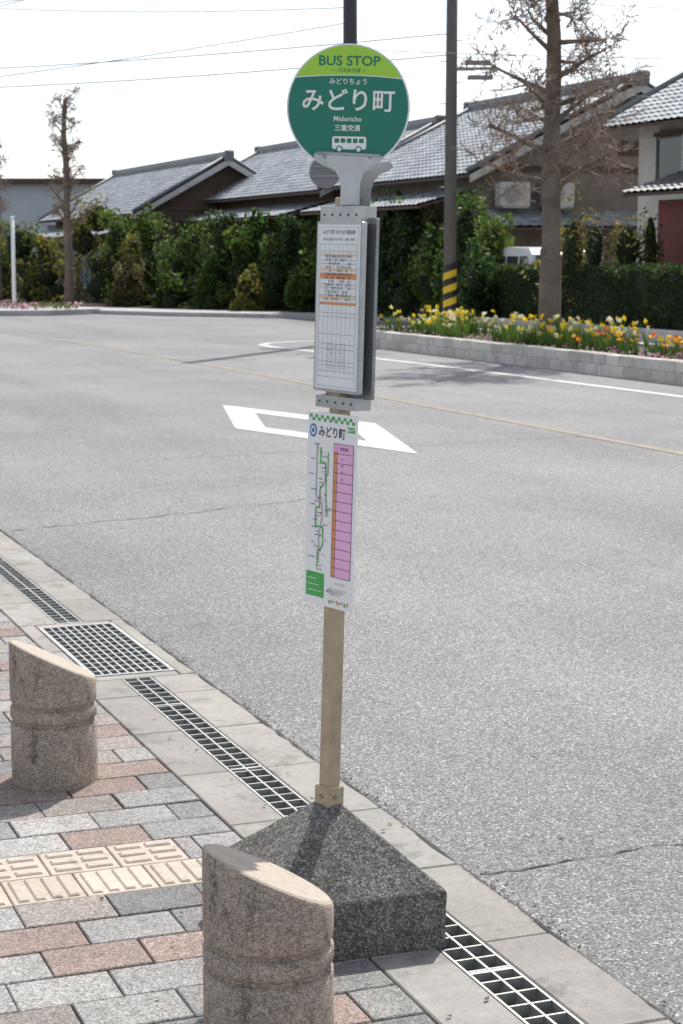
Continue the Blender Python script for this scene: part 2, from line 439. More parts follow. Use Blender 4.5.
rect(b,X0+.02,X1-.02,1.742,1.757,y,2)
rect(b,X0+.02,X1-.02,1.762,1.770,y,3)
rect(b,X0+.02,X1-.02,1.800,1.806,y,3)
rect(b,X0+.02,X1-.02,1.676,1.683,y,2)
rect(b,X0+.02,X1-.02,1.690,1.700,y,3)
for zz in [1.83,1.812,1.79,1.78,1.728,1.72,1.70,1.655,1.645,1.60,1.575,1.562,1.53,1.52,1.505,1.49]:
    rect(b,X0+.02,X1-.02,zz,zz+.0012,y-.0001,4)
for xx in [X0+.02+k*.0185 for k in range(9)]:
    rect(b,xx,xx+.0008,1.50,1.83,y-.0003,4)
for side in (X0+.0145,X1-.0155): rect(b,side,side+.001,Z0+.014,Z1-.014,y-.0003,4)
rect(b,X0+.0145,X1-.0155,Z0+.014,Z0+.015,y-.0003,4); rect(b,X0+.0145,X1-.0155,Z1-.015,Z1-.014,y-.0003,4)
b.obj('timetable',['sheet','ink','orange','peach','grey'],ub)
text('みどり町 のりば 時刻表',.013,-.003,Z1-.028,-.0547,'ink',ub)
text('四日市方面 ゆき 平日・土曜・休日',.0085,-.003,Z1-.046,-.0547,'ink',ub)
lines='\n'.join(' '.join('%02d'%random.randint(2,58) if rnd()<.75 else '   ' for _ in range(9)) for _ in range(13))
text(lines,.0095,-.003,1.745,-.0548,'ink',ub,lead=.95)
lines='\n'.join(' '.join(random.choice(['・','－','12','47','35','○','駅']) for _ in range(9)) for _ in range(9))
text(lines,.007,-.003,1.545,-.0548,'grey',ub,lead=1.1)
b=MB()
prism(b,rrect(X0+.004,X1+.006,Z0-.014,Z1+.010,.006),-.014,-.004,0)
b.obj('rear_board',['graymetal'],ub)
lp=empty('route_map_panel',(.0085,.003,-.006),(0,0,0),post); lp.scale=(1.08,1,1)
LX0,LX1,LZ0,LZ1=-.100,.090,.892,1.402
b=MB(); prism(b,rrect(LX0,LX1,LZ0,LZ1,.008),-.030,-.0245,0); b.obj('panel',['white'],lp)
b=MB(); y=-.0306
n=16; cw=(LX1-LX0-.012)/n
for i in range(n):
    for j in range(2):
        if (i+j)%2==0: rect(b,LX0+.006+i*cw,LX0+.006+(i+1)*cw,LZ1-.008-.008*(j+1),LZ1-.008-.008*j,y,0)
px0,px1,pz0,pz1=.006,.082,.975,1.325
rect(b,px0,px1,pz0,pz1,y,1)
rect(b,px0,px0+.013,pz0,pz1-.02,y-.0003,2)
rect(b,px0,px0+.0012,pz0,pz1,y-.0006,4);rect(b,px1-.0012,px1,pz0,pz1,y-.0006,4);rect(b,px0+.014,px0+.0148,pz0,pz1,y-.0006,4)
for k in range(15):
    z=pz0+(pz1-pz0)*k/14; rect(b,px0,px1,z-.0006,z+.0006,y-.0009,4)
rect(b,LX0+.008,-.02,LZ0+.02,LZ0+.085,y,0)
for k in range(3): rect(b,LX0+.014,-.03-.01*k,LZ0+.035+k*.016,LZ0+.0365+k*.016,y-.0003,5)
rect(b,.056,.084,1.358,1.372,y,0)
c=[(-.078+.014*math.cos(t*math.pi/12),1.352+.018*math.sin(t*math.pi/12)) for t in range(24)]
b.face([(p[0],y,p[1]) for p in c],3)
c=[(-.078+.009*math.cos(t*math.pi/12),1.352+.012*math.sin(t*math.pi/12)) for t in range(24)]
b.face([(p[0],y-.0003,p[1]) for p in c],5)
c=[(-.078+.005*math.cos(t*math.pi/12),1.352+.007*math.sin(t*math.pi/12)) for t in range(24)]
b.face([(p[0],y-.0006,p[1]) for p in c],3)
def seg(x0,z0,x1,z1,w,mi,yy=y-.0004):
    d=Vector((x1-x0,z1-z0)).normalized(); nn=Vector((-d.y,d.x))*w/2
    b.face([(x0-nn.x,yy,z0-nn.y),(x1-nn.x,yy,z1-nn.y),(x1+nn.x,yy,z1+nn.y),(x0+nn.x,yy,z0+nn.y)],mi)
pl=[(-.045,1.31),(-.045,1.27),(-.025,1.27),(-.025,1.22),(-.045,1.20),(-.045,1.15),(-.06,1.15),(-.06,1.10),(-.03,1.10),(-.03,1.05),(-.05,1.03),(-.05,.99)]
for i in range(len(pl)-1): seg(*pl[i],*pl[i+1],.0045,0,y-.0004-.0002*(i%2))
pl2=[(-.06,1.32),(-.06,1.18),(-.035,1.16),(-.035,1.12),(-.045,1.08),(-.045,1.01)]
for i in range(len(pl2)-1): seg(*pl2[i],*pl2[i+1],.0035,6,y-.0009-.0002*(i%2))
pl3=[(-.015,1.30),(-.015,1.24),(-.022,1.24),(-.02,1.17),(-.012,1.13)]
for i in range(len(pl3)-1): seg(*pl3[i],*pl3[i+1],.003,0,y-.0014)
pl4=[(-.05,1.17),(-.02,1.17),(-.02,1.13),(-.052,1.13)]
for i in range(len(pl4)-1): seg(*pl4[i],*pl4[i+1],.003,1,y-.0017)
for k in range(34):
    z=.985+.01*k; xx=-.045+.02*math.sin(k*1.7)
    rect(b,xx-.002,xx+.002,z,z+.004,y-.002,5 if k%3 else 4)
    s_=U(.008,.022)
    if k%2: rect(b,xx-.006-s_,xx-.006,z+.001,z+.0026,y-.0004,4)
    else: rect(b,xx+.006,xx+.006+s_*.6,z+.001,z+.0026,y-.0022,4)
b.obj('route_map_print',['green','pink','orange','blue','ink','white','grey'],lp)
text('みどり町',.031,-.004,1.350,-.0312,'ink',lp,bold=.0003,sx=.85)
text('亀山市',.009,.070,1.365,-.0312,'white',lp,bold=.0002)
text('時刻表',.011,.047,1.312,-.0320,'ink',lp)
text('8\n10\n13\n16',.009,.040,1.26,-.0320,'ink',lp,lead=1.9)
text('バスのご案内',.007,.02,.958,-.0312,'orange',lp,align='LEFT')
text('みえ コミュニティバス\nお問い合わせ 0595\nご利用ください',.0068,.0,.935,-.0312,'ink',lp,align='LEFT')
b=MB()
for k in range(8): 
    rect(b,.0+.010*k,.006+.010*k,.902+.003*(k%3),.911+.003*(k%2),-.0308,k%2)
b.obj('footer_print',['green','orange'],lp)
b=MB()
for z in (.935,1.385,1.15):
    b.tube([(-.004,-.0305,z),(-.004,-.0345,z)],[.0035,.0035],10)
b.obj('panel_bolt',['alu'],lp)
dc=empty('disc_assembly',(.003,0,0),(0,0,math.radians(-7)),bs)
cz=2.174; R=.157; yy=-.03
b=MB()
def circ(R,n=72,cx=0,cz_=cz): return [(cx+R*math.cos(2*math.pi*k/n),cz_+R*math.sin(2*math.pi*k/n)) for k in range(n)]
prism(b,circ(R),yy-.003,yy+.004,0)
b.obj('disc_rim',['white'],dc)
b=MB()
b.face([(p[0],yy-.0035,p[1]) for p in circ(R-.0045)],0)
Rl=R-.0045
t0=math.radians(28)
arc=[(Rl*math.cos(t),cz+Rl*math.sin(t)) for t in [t0+(math.pi-2*t0)*k/40 for k in range(41)]]
ex,ez=arc[-1]
low=[]
for k in range(1,30):
    u=k/30; x=ex+(-2*ex)*u; low.append((x,ez+.007*(1-(2*u-1)**2)))
b.face([(p[0],yy-.004,p[1]) for p in arc+low],1)
pts=[arc[-1]]+low+[arc[0]]
for i in range(len(pts)-1):
    p,q=pts[i],pts[i+1]
    b.face([(p[0],yy-.0045,p[1]-.001),(q[0],yy-.0045,q[1]-.001),(q[0],yy-.0045,q[1]+.001),(p[0],yy-.0045,p[1]+.001)],2)
bx,bz=.006,2.084
b.face([(p[0],yy-.0045,p[1]) for p in rrect(bx-.044,bx+.043,bz-.015,bz+.017,.006)],2)
for k in range(5):
    b.face([(p[0],yy-.0049,p[1]) for p in rrect(bx-.038+k*.0157,bx-.026+k*.0157,bz+.001,bz+.012,.002)],0)
for xx in (-.025,.024):
    b.face([(p[0],yy-.0049,p[1]) for p in circ(.0088,20,bx+xx,bz-.015)],0)
    b.face([(p[0],yy-.0053,p[1]) for p in circ(.0056,20,bx+xx,bz-.015)],2)
b.obj('disc_print',['teal','lime','white'],dc)
text('BUS STOP',.034,0,2.287,yy-.0046,'teal',dc,bold=.0006,sx=1.05)
text('－ バスのりば －',.0120,0,2.2640,yy-.0049,'teal',dc,bold=.0002)
text('みどりちょう',.0165,0,2.236,yy-.0046,'white',dc,bold=.0002)
text('みどり町',.060,0,2.187,yy-.0046,'white',dc,bold=.0009)
text('Midoricho',.0175,0,2.144,yy-.0046,'white',dc,bold=.0002)
text('三重交通',.0165,0,2.121,yy-.0046,'white',dc,bold=.0003)
prof=[(-.074,2.042),(-.074,2.056),(-.066,2.062),(.092,2.058),(.099,2.052),(.099,2.044),(.088,2.036),(.066,2.026),(.052,2.008),(.045,1.985),(.044,1.93),(-.004,1.93),(-.004,1.975),(-.010,2.0),(-.022,2.018),(-.045,2.032)]
prof=[(p[0]-.008,p[1]) for p in prof][::-1]
b=MB(); prism(b,prof,yy-.0125,yy-.0085,0); prism(b,[(p[0]+.022,p[1]-.016) for p in prof],.018,.022,1)
for xx in (-.055,.06): b.tube([(xx,yy-.0127,2.050),(xx,yy-.0155,2.050)],[.0045,.0045],10,1)
b.box(-.006,.034,yy-.0083,.0178,1.925,1.950,1)
b.tube([(-.078,yy-.0125,2.058),(.088,yy-.0125,2.054)],[.0035,.0035],8,0)
b.obj('bracket',['alu','graymetal'],dc)

# ---------------------------------------------------------------- vegetation helpers
def leafquad(mb,c,size,col,mi=0,nrm=None):
    a=Vector((U(-1,1),U(-1,1),U(-1,1))).normalized()
    bb=a.cross(Vector((U(-1,1),U(-1,1),U(-1,1)))).normalized()
    l=size*U(.7,1.3); w=l*U(.35,.6)
    c=Vector(c)
    mb.face([c-a*l*.5,c+bb*w*.5,c+a*l*.5,c-bb*w*.5],mi,col)
def blob_leaves(mb,c,rad,n,size,base,var=.35,mi=0):
    c=Vector(c)
    lumps=[]
    for _ in range(9):
        d=Vector((U(-1,1),U(-1,1),U(-.7,1))).normalized()
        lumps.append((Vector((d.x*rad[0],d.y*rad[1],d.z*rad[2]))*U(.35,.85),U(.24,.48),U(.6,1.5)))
    for i in range(n):
        o,lr,lk=random.choice(lumps)
        d=Vector((random.gauss(0,1),random.gauss(0,1),random.gauss(0,1))).normalized()*(U(.55,1)**.5)
        p=o+Vector((d.x*rad[0],d.y*rad[1],d.z*rad[2]))*lr
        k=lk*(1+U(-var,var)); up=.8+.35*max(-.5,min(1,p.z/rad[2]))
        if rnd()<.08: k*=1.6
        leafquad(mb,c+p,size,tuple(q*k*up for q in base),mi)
def core(mb,c,rad,mi):
    n1,n2=10,7; base=len(mb.v)
    sd=Vector((U(0,50),U(0,50),U(0,50)))
    for j in range(n2+1):
        ph=math.pi*j/n2
        for i in range(n1):
            t=2*math.pi*i/n1
            d=Vector((math.sin(ph)*math.cos(t),math.sin(ph)*math.sin(t),math.cos(ph)))
            k=1+.3*noise.noise(d*1.7+sd)
            mb.v.append((c[0]+d.x*rad[0]*k,c[1]+d.y*rad[1]*k,c[2]+d.z*rad[2]*k))
    for j in range(n2):
        for i in range(n1):
            mb.f.append((base+j*n1+i,base+j*n1+(i+1)%n1,base+(j+1)*n1+(i+1)%n1,base+(j+1)*n1+i)); mb.m.append(mi); mb.c.append((1,1,1)); mb.sm.append(True)
def shrub(name,x,y,w,h,base,n=1500,size=.16,kind=0):
    b=MB()
    k=max(1,int(h/1.1))
    for j in range(k+1):
        zz=h*(.18+.68*j/k)
        prof=(1.0-.75*j/k) if kind==1 else (.55 if j<k else .38)/.55
        ww=w*.55*prof*U(.75,1.2)
        ox,oy=U(-.28,.28)*w,U(-.15,.15)*w
        if kind==1: ox*=.3; oy*=.3
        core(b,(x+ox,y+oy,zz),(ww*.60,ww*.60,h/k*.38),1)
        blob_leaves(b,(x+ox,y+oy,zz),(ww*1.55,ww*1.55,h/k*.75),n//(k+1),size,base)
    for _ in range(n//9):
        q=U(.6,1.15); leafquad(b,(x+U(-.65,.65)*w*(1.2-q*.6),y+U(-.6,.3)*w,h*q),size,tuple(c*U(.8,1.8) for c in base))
    b.tube([(x,y,-.16),(x+U(-.1,.1),y,h*.5)],[.08,.05],6,2)
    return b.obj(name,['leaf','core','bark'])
G1=(.062,.115,.024);G2=(.105,.165,.030);G3=(.04,.078,.022);G4=(.19,.18,.04);G5=(.15,.135,.05)
idx=0
def sh(px,Y,w,ztop,base,**k):
    global idx
    X=(px-341.5)/1846*Y
    nm='garden_shrub' if idx==0 else 'garden_shrub.%03d'%idx
    idx+=1
    shrub(nm,X,Y,w,ztop,base,**k)
for px,Y,w,z,g,kd in [(28,70,2.2,2.7,G2,0),(55,69,1.6,2.2,G4,0),(95,68,2.0,3.7,G4,0),(122,66,1.5,2.9,G2,0),(142,65,1.6,2.3,G4,0),(158,64.5,1.5,2.9,G2,0),(180,63,1.4,2.5,G1,0),(202,62.5,1.4,2.0,G2,0),
    (219,61,1.4,2.9,G3,0),(240,60.5,1.5,2.3,G2,0),(258,60,1.4,2.9,G1,1),(276,59,1.3,2.2,G2,0),(296,58.5,1.3,2.6,G3,0),(316,57,1.3,2.0,G2,0),(338,56,1.3,2.4,G1,0),(368,54,1.4,2.3,G2,0),(392,53,1.7,3.2,G3,1),(416,51,1.6,3.0,G1,0),(440,48.5,1.2,2.3,G2,0),(468,46,1.3,2.9,G1,0),(487,44.6,1.0,2.4,G2,0),(478,42.5,.8,1.3,G3,0),
    (8,74,1.8,2.2,G4,0),(172,61,1.0,1.1,G2,0),(250,57.5,1.0,1.0,G4,0),(300,56,1.0,.9,G1,0),(130,62.5,1.1,1.2,G5,0),(210,60,1.0,1.1,G1,0)]:
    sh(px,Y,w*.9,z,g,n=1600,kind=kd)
for px,Y,w,z,g in [(584,39.5,.9,2.1,G4),(603,38.8,1.0,2.35,G5),(628,38.6,.9,2.3,G4),(646,38.9,.7,2.1,G2),(568,40,.8,2.2,G4)]:
    sh(px,Y,w,z,g,n=650,size=.11)
b=MB()
hr0,hr1,hs0,hs1,hz=18.6,19.7,16,38.6,1.62
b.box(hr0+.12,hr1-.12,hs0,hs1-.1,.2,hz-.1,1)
for i in range(24000):
    f=rnd()
    s_=U(hs0,hs1)
    lump=.10*noise.noise(Vector((s_*1.3,0,0)))
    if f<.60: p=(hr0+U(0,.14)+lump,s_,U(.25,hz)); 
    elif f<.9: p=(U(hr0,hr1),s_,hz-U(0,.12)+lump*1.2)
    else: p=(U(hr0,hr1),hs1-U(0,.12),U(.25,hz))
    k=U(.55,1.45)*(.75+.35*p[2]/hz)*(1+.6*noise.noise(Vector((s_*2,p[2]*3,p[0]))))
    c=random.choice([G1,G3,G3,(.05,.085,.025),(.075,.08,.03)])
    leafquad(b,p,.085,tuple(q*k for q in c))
for i in range(40):
    s_=hs0+i*(hs1-hs0)/40; b.tube([(19.1,s_,0),(19.1,s_,.5)],[.03,.02],5,2)
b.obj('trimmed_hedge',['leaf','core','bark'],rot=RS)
b=MB(); b.box(18.1,18.4,10,38.8,-.1,.42,0,None,.02); b.obj('low_concrete_wall',['concrete2'],rot=RS)
b=MB(); b.box(16.35,18.05,5,38.9,-.1,.06,0,None,.01); b.obj('far_sidewalk',['concrete2'],rot=RS)
b=MB()
for course in range(2):
    s=8.0+(.2 if course else 0)
    while s<36.0:
        e=min(s+.4,36.0); v=U(.78,1.1)
        b.box(13.8+(.03 if course else 0)+U(0,.006),14.05,s+.006,e-.006,-.1 if course==0 else .165,.16 if course==0 else .325+U(-.006,.004),0,(v,v*.985,v*.95),.012)
        s=e
b.box(14.05,16.1,35.7,35.98,-.1,.325,0,(.9,.9,.9),.012)
b.box(16.1,16.34,8,36.0,-.1,.325,0,(.9,.9,.9),.012)
b.obj('planter_wall',['stonewall'],rot=RS)
b=MB(); b.face([(14.05,8,.27),(16.1,8,.27),(16.1,35.7,.27),(14.05,35.7,.27)]); b.obj('planter_soil',['soil'],rot=RS)
b=MB()
def tuft(r,s,z,n,hh,col):
    for _ in range(n):
        a=U(0,6.28); l=hh*U(.6,1.1); dx,dy=math.cos(a)*l*.3,math.sin(a)*l*.3; w=.012
        b.face([(r-w,s,z),(r+w,s+.01,z),(r+dx,s+dy,z+l)],0,tuple(q*U(.6,1.4) for q in col))
def flower(r,s,z,sz,col):
    for _ in range(4): 
        leafquad(b,(r+U(-.3,.3)*sz,s+U(-.3,.3)*sz,z+U(-.2,.2)*sz),sz*1.2,tuple(q*U(.85,1.1) for q in col),1)
for i in range(520):
    s_=U(26.5,35.5); r_=U(14.2,15.9); h=U(.22,.5)
    if noise.noise(Vector((s_*.9,r_*.9,3)))<-.08: continue
    tuft(r_,s_,.27,9,h,(.14,.24,.05)); 
    if rnd()<.62: flower(r_,s_,.27+h,.088,random.choice([(.92,.68,.03),(.92,.70,.04),(.9,.86,.62),(.9,.84,.40)]))
for i in range(240):
    s_=U(23.4,27.4); r_=U(14.15,15.6); h=U(.15,.38)
    if noise.noise(Vector((s_*1.1,r_*1.1,13)))<-.1: continue
    tuft(r_,s_,.27,9,h,(.11,.19,.05))
    if rnd()<.40: flower(r_,s_,.27+h,.075,random.choice([(.88,.32,.02),(.85,.16,.03),(.92,.65,.05),(.9,.55,.04)]))
for i in range(5200):
    s_=U(9,36); r_=U(14.0,15.2)
    if s_>25 and rnd()<.7: continue
    if noise.noise(Vector((s_*.8,r_*1.2,9)))<-.12: col=(.13,.16,.05); mi=0
    else: col=random.choice([(.70,.35,.50),(.74,.46,.58),(.55,.22,.36),(.12,.14,.06),(.15,.13,.08)]);mi=1
    leafquad(b,(r_,s_,.29+U(0,.09)),.07,tuple(q*U(.8,1.1) for q in col),mi)
b.obj('flower_bed',['leaf','petal'],rot=RS)

b=MB()
def slab(mb,pts,z0,z1,mi=0):
    mb.face([(p[0],p[1],z1) for p in pts],mi)
    for i in range(len(pts)):
        p,q=pts[i],pts[(i+1)%len(pts)]
        mb.face([(p[0],p[1],z0),(q[0],q[1],z0),(q[0],q[1],z1),(p[0],p[1],z1)],mi)
slab(b,[(-30,57.5),(-13,55.6),(-9.0,56.2),(-7.6,58.0),(-9,61),(-14,64),(-30,68)],-.1,.16); b.obj('traffic_island',['concrete2'])
b=MB()
for i in range(2600):
    x=U(-24,-8.3); yy_=56.6+U(0,3.4)+ (0 if x>-20 else .6)
    if noise.noise(Vector((x*.5,yy_*.5,2)))<-.1: col=(.12,.15,.05);mi=0
    else: col=random.choice([(.66,.33,.46),(.58,.22,.37),(.70,.46,.56),(.12,.14,.05),(.14,.13,.07)]);mi=1
    leafquad(b,(x,yy_,.19+U(0,.14)),.13,col,mi)
b.obj('pink_flower_patch',['leaf','petal'])
b=MB(); slab(b,[(-30,70),(-8.6,58.6),(-5.5,56.0),(-1.2,53.6),(2.0,50.2),(4.5,47.5),(5.2,48.6),(2.6,51.6),(-.6,55.4),(-4.8,58.2),(-8,61.2),(-30,73)],-.1,.12); b.obj('far_kerb_pavement',['concrete2'])
b=MB(); slab(b,[(-30,73),(-8,61.2),(-4.8,58.2),(-.6,55.4),(2.6,51.6),(5.2,48.6),(9,52),(4,90),(-40,100)],-.1,.10); b.obj('garden_soil',['soil'])

def baretree(name,x,y,h,r0,zlimb,nlimb,ll,seed,twn=5,lean=0,up=(.25,.9),tk=1,taper=.35):
    random.seed(seed); b=MB()
    pts=[];rad=[]
    n=12
    for i in range(n+1):
        t=i/n
        pts.append((x+lean*t+noise.noise(Vector((t*3,seed,0)))*.25*t*h*.12,y+noise.noise(Vector((t*3,0,seed)))*.2*t,-.1+h*t))
        rad.append(r0*(1-.55*t)*(1+.14*noise.noise(Vector((t*9,seed,7))))+ (r0*.35*(1-t*8) if t<.125 else 0))
    b.tube(pts,rad,12,0)
    def at(z):
        t=max(0,min(.999,(z+.1)/h))*n; i=int(t); f=t-i
        return Vector(pts[i]).lerp(Vector(pts[i+1]),f), rad[i]*(1-f)+rad[i+1]*f
    def br(p,d,l,r,lev):
        P=[p.copy()];R=[r]; q=p.copy(); dd=d.copy(); ns=5 if lev<2 else 3
        for i in range(ns):
            dd=(dd+Vector((U(-.3,.3),U(-.3,.3),U(-.15,.2)))*(.9 if lev else .7)).normalized()
            q=q+dd*l/ns; P.append(q.copy()); R.append(max(.0055*tk,r*(1-.72*(i+1)/ns)*(1.3 if (lev==0 and i==ns-1) else 1)))
        b.tube(P,R,7 if lev==0 else (5 if lev==1 else 3),0 if lev==0 else 1,None,False)
        if lev>=3: return
        cnt={0:9,1:twn,2:3}[lev]
        for k in range(cnt):
            t=U(.25,1) if lev else (U(.3,1) if k<5 else U(.85,1)); ii=min(ns-1,int(t*ns)); pp=P[ii].lerp(P[ii+1],t*ns-ii)
            nd=(dd*.45+Vector((U(-1,1),U(-1,1),U(-.8,.9)))).normalized()
            br(pp,nd,l*U(.34,.6),R[ii]*.5 if lev else R[ii]*.42,lev+1)
    for k in range(nlimb):
        z=zlimb+(h-zlimb)*(k+.5)/nlimb+U(-.2,.2)
        p,rr=at(z); a=k*2.4+U(-.4,.4)
        d=Vector((math.cos(a),math.sin(a),U(*up))).normalized()
        f=(z-zlimb)/(h-zlimb)
        br(p,d,ll*U(.7,1.15)*(1-taper*f),rr*.42,0)
    for k in range(22):
        z=U(zlimb*.5,h); p,rr=at(z); a=U(0,6.28)
        core(b,(p.x+math.cos(a)*rr*.8,p.y+math.sin(a)*rr*.8,z),(rr*.5,)*3,0)
    return b.obj(name,['bark','twig'])
baretree('bare_tree',3.73,33,8.6,.20,2.9,30,1.35,11,7,up=(-.1,.7),tk=1.3,taper=.25)
baretree('bare_tree.001',-9.45,64,7.2,.17,2.6,22,.85,5,4,up=(.3,1.3),tk=1.6)
baretree('bare_tree.002',-13.2,71,6.0,.14,2.2,18,.75,23,4,up=(.5,1.6),tk=1.6)
baretree('bare_tree.003',12.0,33.5,7.5,.18,3.0,12,1.4,31,4)
random.seed(99)

# ---------------------------------------------------------------- poles and wires
b=MB(); x,y=2.40,40.9
b.tube([(x,y,-.1),(x,y,11)],[.145,.11],16,0)
nb=24
for k in range(nb):
    for j in range(9):
        t0_,t1_=2*math.pi*k/nb,2*math.pi*(k+1)/nb
        z0=.05+j*.15; sh0,sh1=.15*2*k/nb,.15*2*(k+1)/nb
        def pt(t,z): return (x+.15*math.cos(t),y+.15*math.sin(t),z)
        b.face([pt(t0_,z0+sh0),pt(t1_,z0+sh1),pt(t1_,z0+.15+sh1),pt(t0_,z0+.15+sh0)],1 if j%2 else 2)
b.box(x+.12,x+.95,y-.03,y+.03,5.82,5.88,3); b.box(x+.35,x+.9,y-.12,y+.12,5.62,5.70,5); b.box(x+.30,x+.85,y-.1,y+.1,5.93,6.02,5)
b.box(x-.9,x+.9,y-.2,y-.12,8.8,8.9,3)
for k in range(3): b.tube([(x-.8+k*.8,y-.16,8.9),(x-.8+k*.8,y-.16,9.1)],[.05,.04],8,4)
for k in range(10): 
    zz=2.4+k*.45; sg=1 if k%2 else -1
    b.tube([(x+sg*.13,y,zz),(x+sg*.25,y,zz)],[.012,.012],5,3)
b.obj('utility_pole',['poleconc','yellow','black','graymetal','white','mattegrey'])
b=MB(); x,y=.18,39.0
b.tube([(x,y,-.1),(x,y,10.5)],[.16,.14],16,0)
b.box(x-.75,x+.75,y-.22,y-.15,8.9,9.0,0)
b.obj('utility_pole.001',['darkpole'])
e=empty('round_road_sign',(0,0,0))
b=MB(); 
def vdisc(mb,cx,cy,cz_,R,t,mi):
    P=[(cx+R*math.cos(2*math.pi*k/36),cz_+R*math.sin(2*math.pi*k/36)) for k in range(36)]
    mb.face([(p[0],cy,p[1]) for p in P],mi); mb.face([(p[0],cy+t,p[1]) for p in P[::-1]],mi)
    for i in range(36):
        p,q=P[i],P[(i+1)%36]; mb.face([(p[0],cy,p[1]),(q[0],cy,q[1]),(q[0],cy+t,q[1]),(p[0],cy+t,p[1])],mi)
vdisc(b,-.34,38.74,3.53,.33,.02,0)
b.box(-.60,.02,38.70,38.738,3.63,3.67,1); b.box(-.60,.02,38.70,38.738,3.43,3.47,1); b.box(-.2,.3,38.70,38.738,3.54,3.58,1)
b.obj('sign_plate',['mattegrey','graymetal'],e)
b=MB(); x=-11.0; b.tube([(x,62,.1),(x,62,3.05)],[.07,.06],10,0); b.tube([(x,62,3.05),(x,62,3.12)],[.085,.06],10,0); b.obj('white_marker_pole',['white'])
b=MB()
def wire(p0,p1,sag,r=.016,n=20):
    P=[]; r*=.62
    for i in range(n+1):
        t=i/n; v=Vector(p0).lerp(Vector(p1),t); v.z-=sag*4*t*(1-t); P.append(v)
    b.tube(P,[r]*(n+1),4,0,None,False)
wire((-.5,38.8,8.95),(-26,62,7.6),.3); wire((.8,38.8,8.95),(-25,62.5,7.2),.3)
wire((.18,38.9,8.2),(-26,60,8.6),.5); 
wire((2.4,40.9,6.6),(-35,78,9.6),.6,.02); wire((2.4,40.9,6.15),(-35,78,9.2),.7,.02)
wire((.18,39,6.6),(-26,60,6.3),.4); wire((.18,39,6.9),(-14,58,9.6),.2)
wire((.18,39,6.05),(30,42,6.6),.35,.014); wire((2.4,40.9,6.1),(30,52,7.6),.5,.014); wire((2.4,40.9,7.4),(30,46,8.2),.5,.014)
wire((2.4,40.9,5.9),(12,46,5.6),.3,.012); wire((2.4,40.9,5.3),(7.5,47,5.2),.2,.012)
wire((1.6,40.7,9.1),(24,30,9.6),.5); wire((2.4,40.7,9.1),(24.6,30,9.6),.5)
b.obj('overhead_wires',['wire'])

# ---------------------------------------------------------------- houses
def slope(mb,rr,zr,re,ze,s0,s1,mi,amp=.035,pitch=.27,course=.26):
    d=Vector((re-rr,0,ze-zr)); Ls=d.length; dn=d.normalized()
    nrm=Vector((-dn.z,0,dn.x)); 
    if nrm.z<0: nrm=-nrm
    nu=int((s1-s0)/pitch*4); nv=max(1,int(Ls/course))
    base=len(mb.v); rowsn=0
    for j in range(nv):
        for e,lift in ((0,0.0),(1,.028)):
            q=Vector((rr,0,zr))+dn*(Ls*(j+e)/nv)
            for i in range(nu+1):
                s=s0+(s1-s0)*i/nu
                ph=(i%4)/4
                o=amp*(math.cos(ph*2*math.pi)*.5+.5)+lift
                mb.v.append((q.x+nrm.x*o,s,q.z+nrm.z*o))
            rowsn+=1
    w=nu+1
    for j in range(rowsn-1):
        for i in range(nu):
            a=base+j*w+i
            mb.f.append((a,a+1,a+w+1,a+w)); mb.m.append(mi); mb.c.append((1,1,1)); mb.sm.append(False)
    t=.07
    P=[(rr,zr-.01),(re,ze-.01),(re,ze-.01-t),(rr,zr-.01-t)]
    for sgn,ss in ((0,s0),(1,s1)): mb.face([(p[0],ss,p[1]) for p in P],mi+1)
    mb.face([(P[2][0],s0,P[2][1]),(P[2][0],s1,P[2][1]),(P[3][0],s1,P[3][1]),(P[3][0],s0,P[3][1])],mi+1)
    mb.face([(P[1][0],s0,P[1][1]),(P[1][0],s1,P[1][1]),(P[2][0],s1,P[2][1]),(P[2][0],s0,P[2][1])],mi+1)
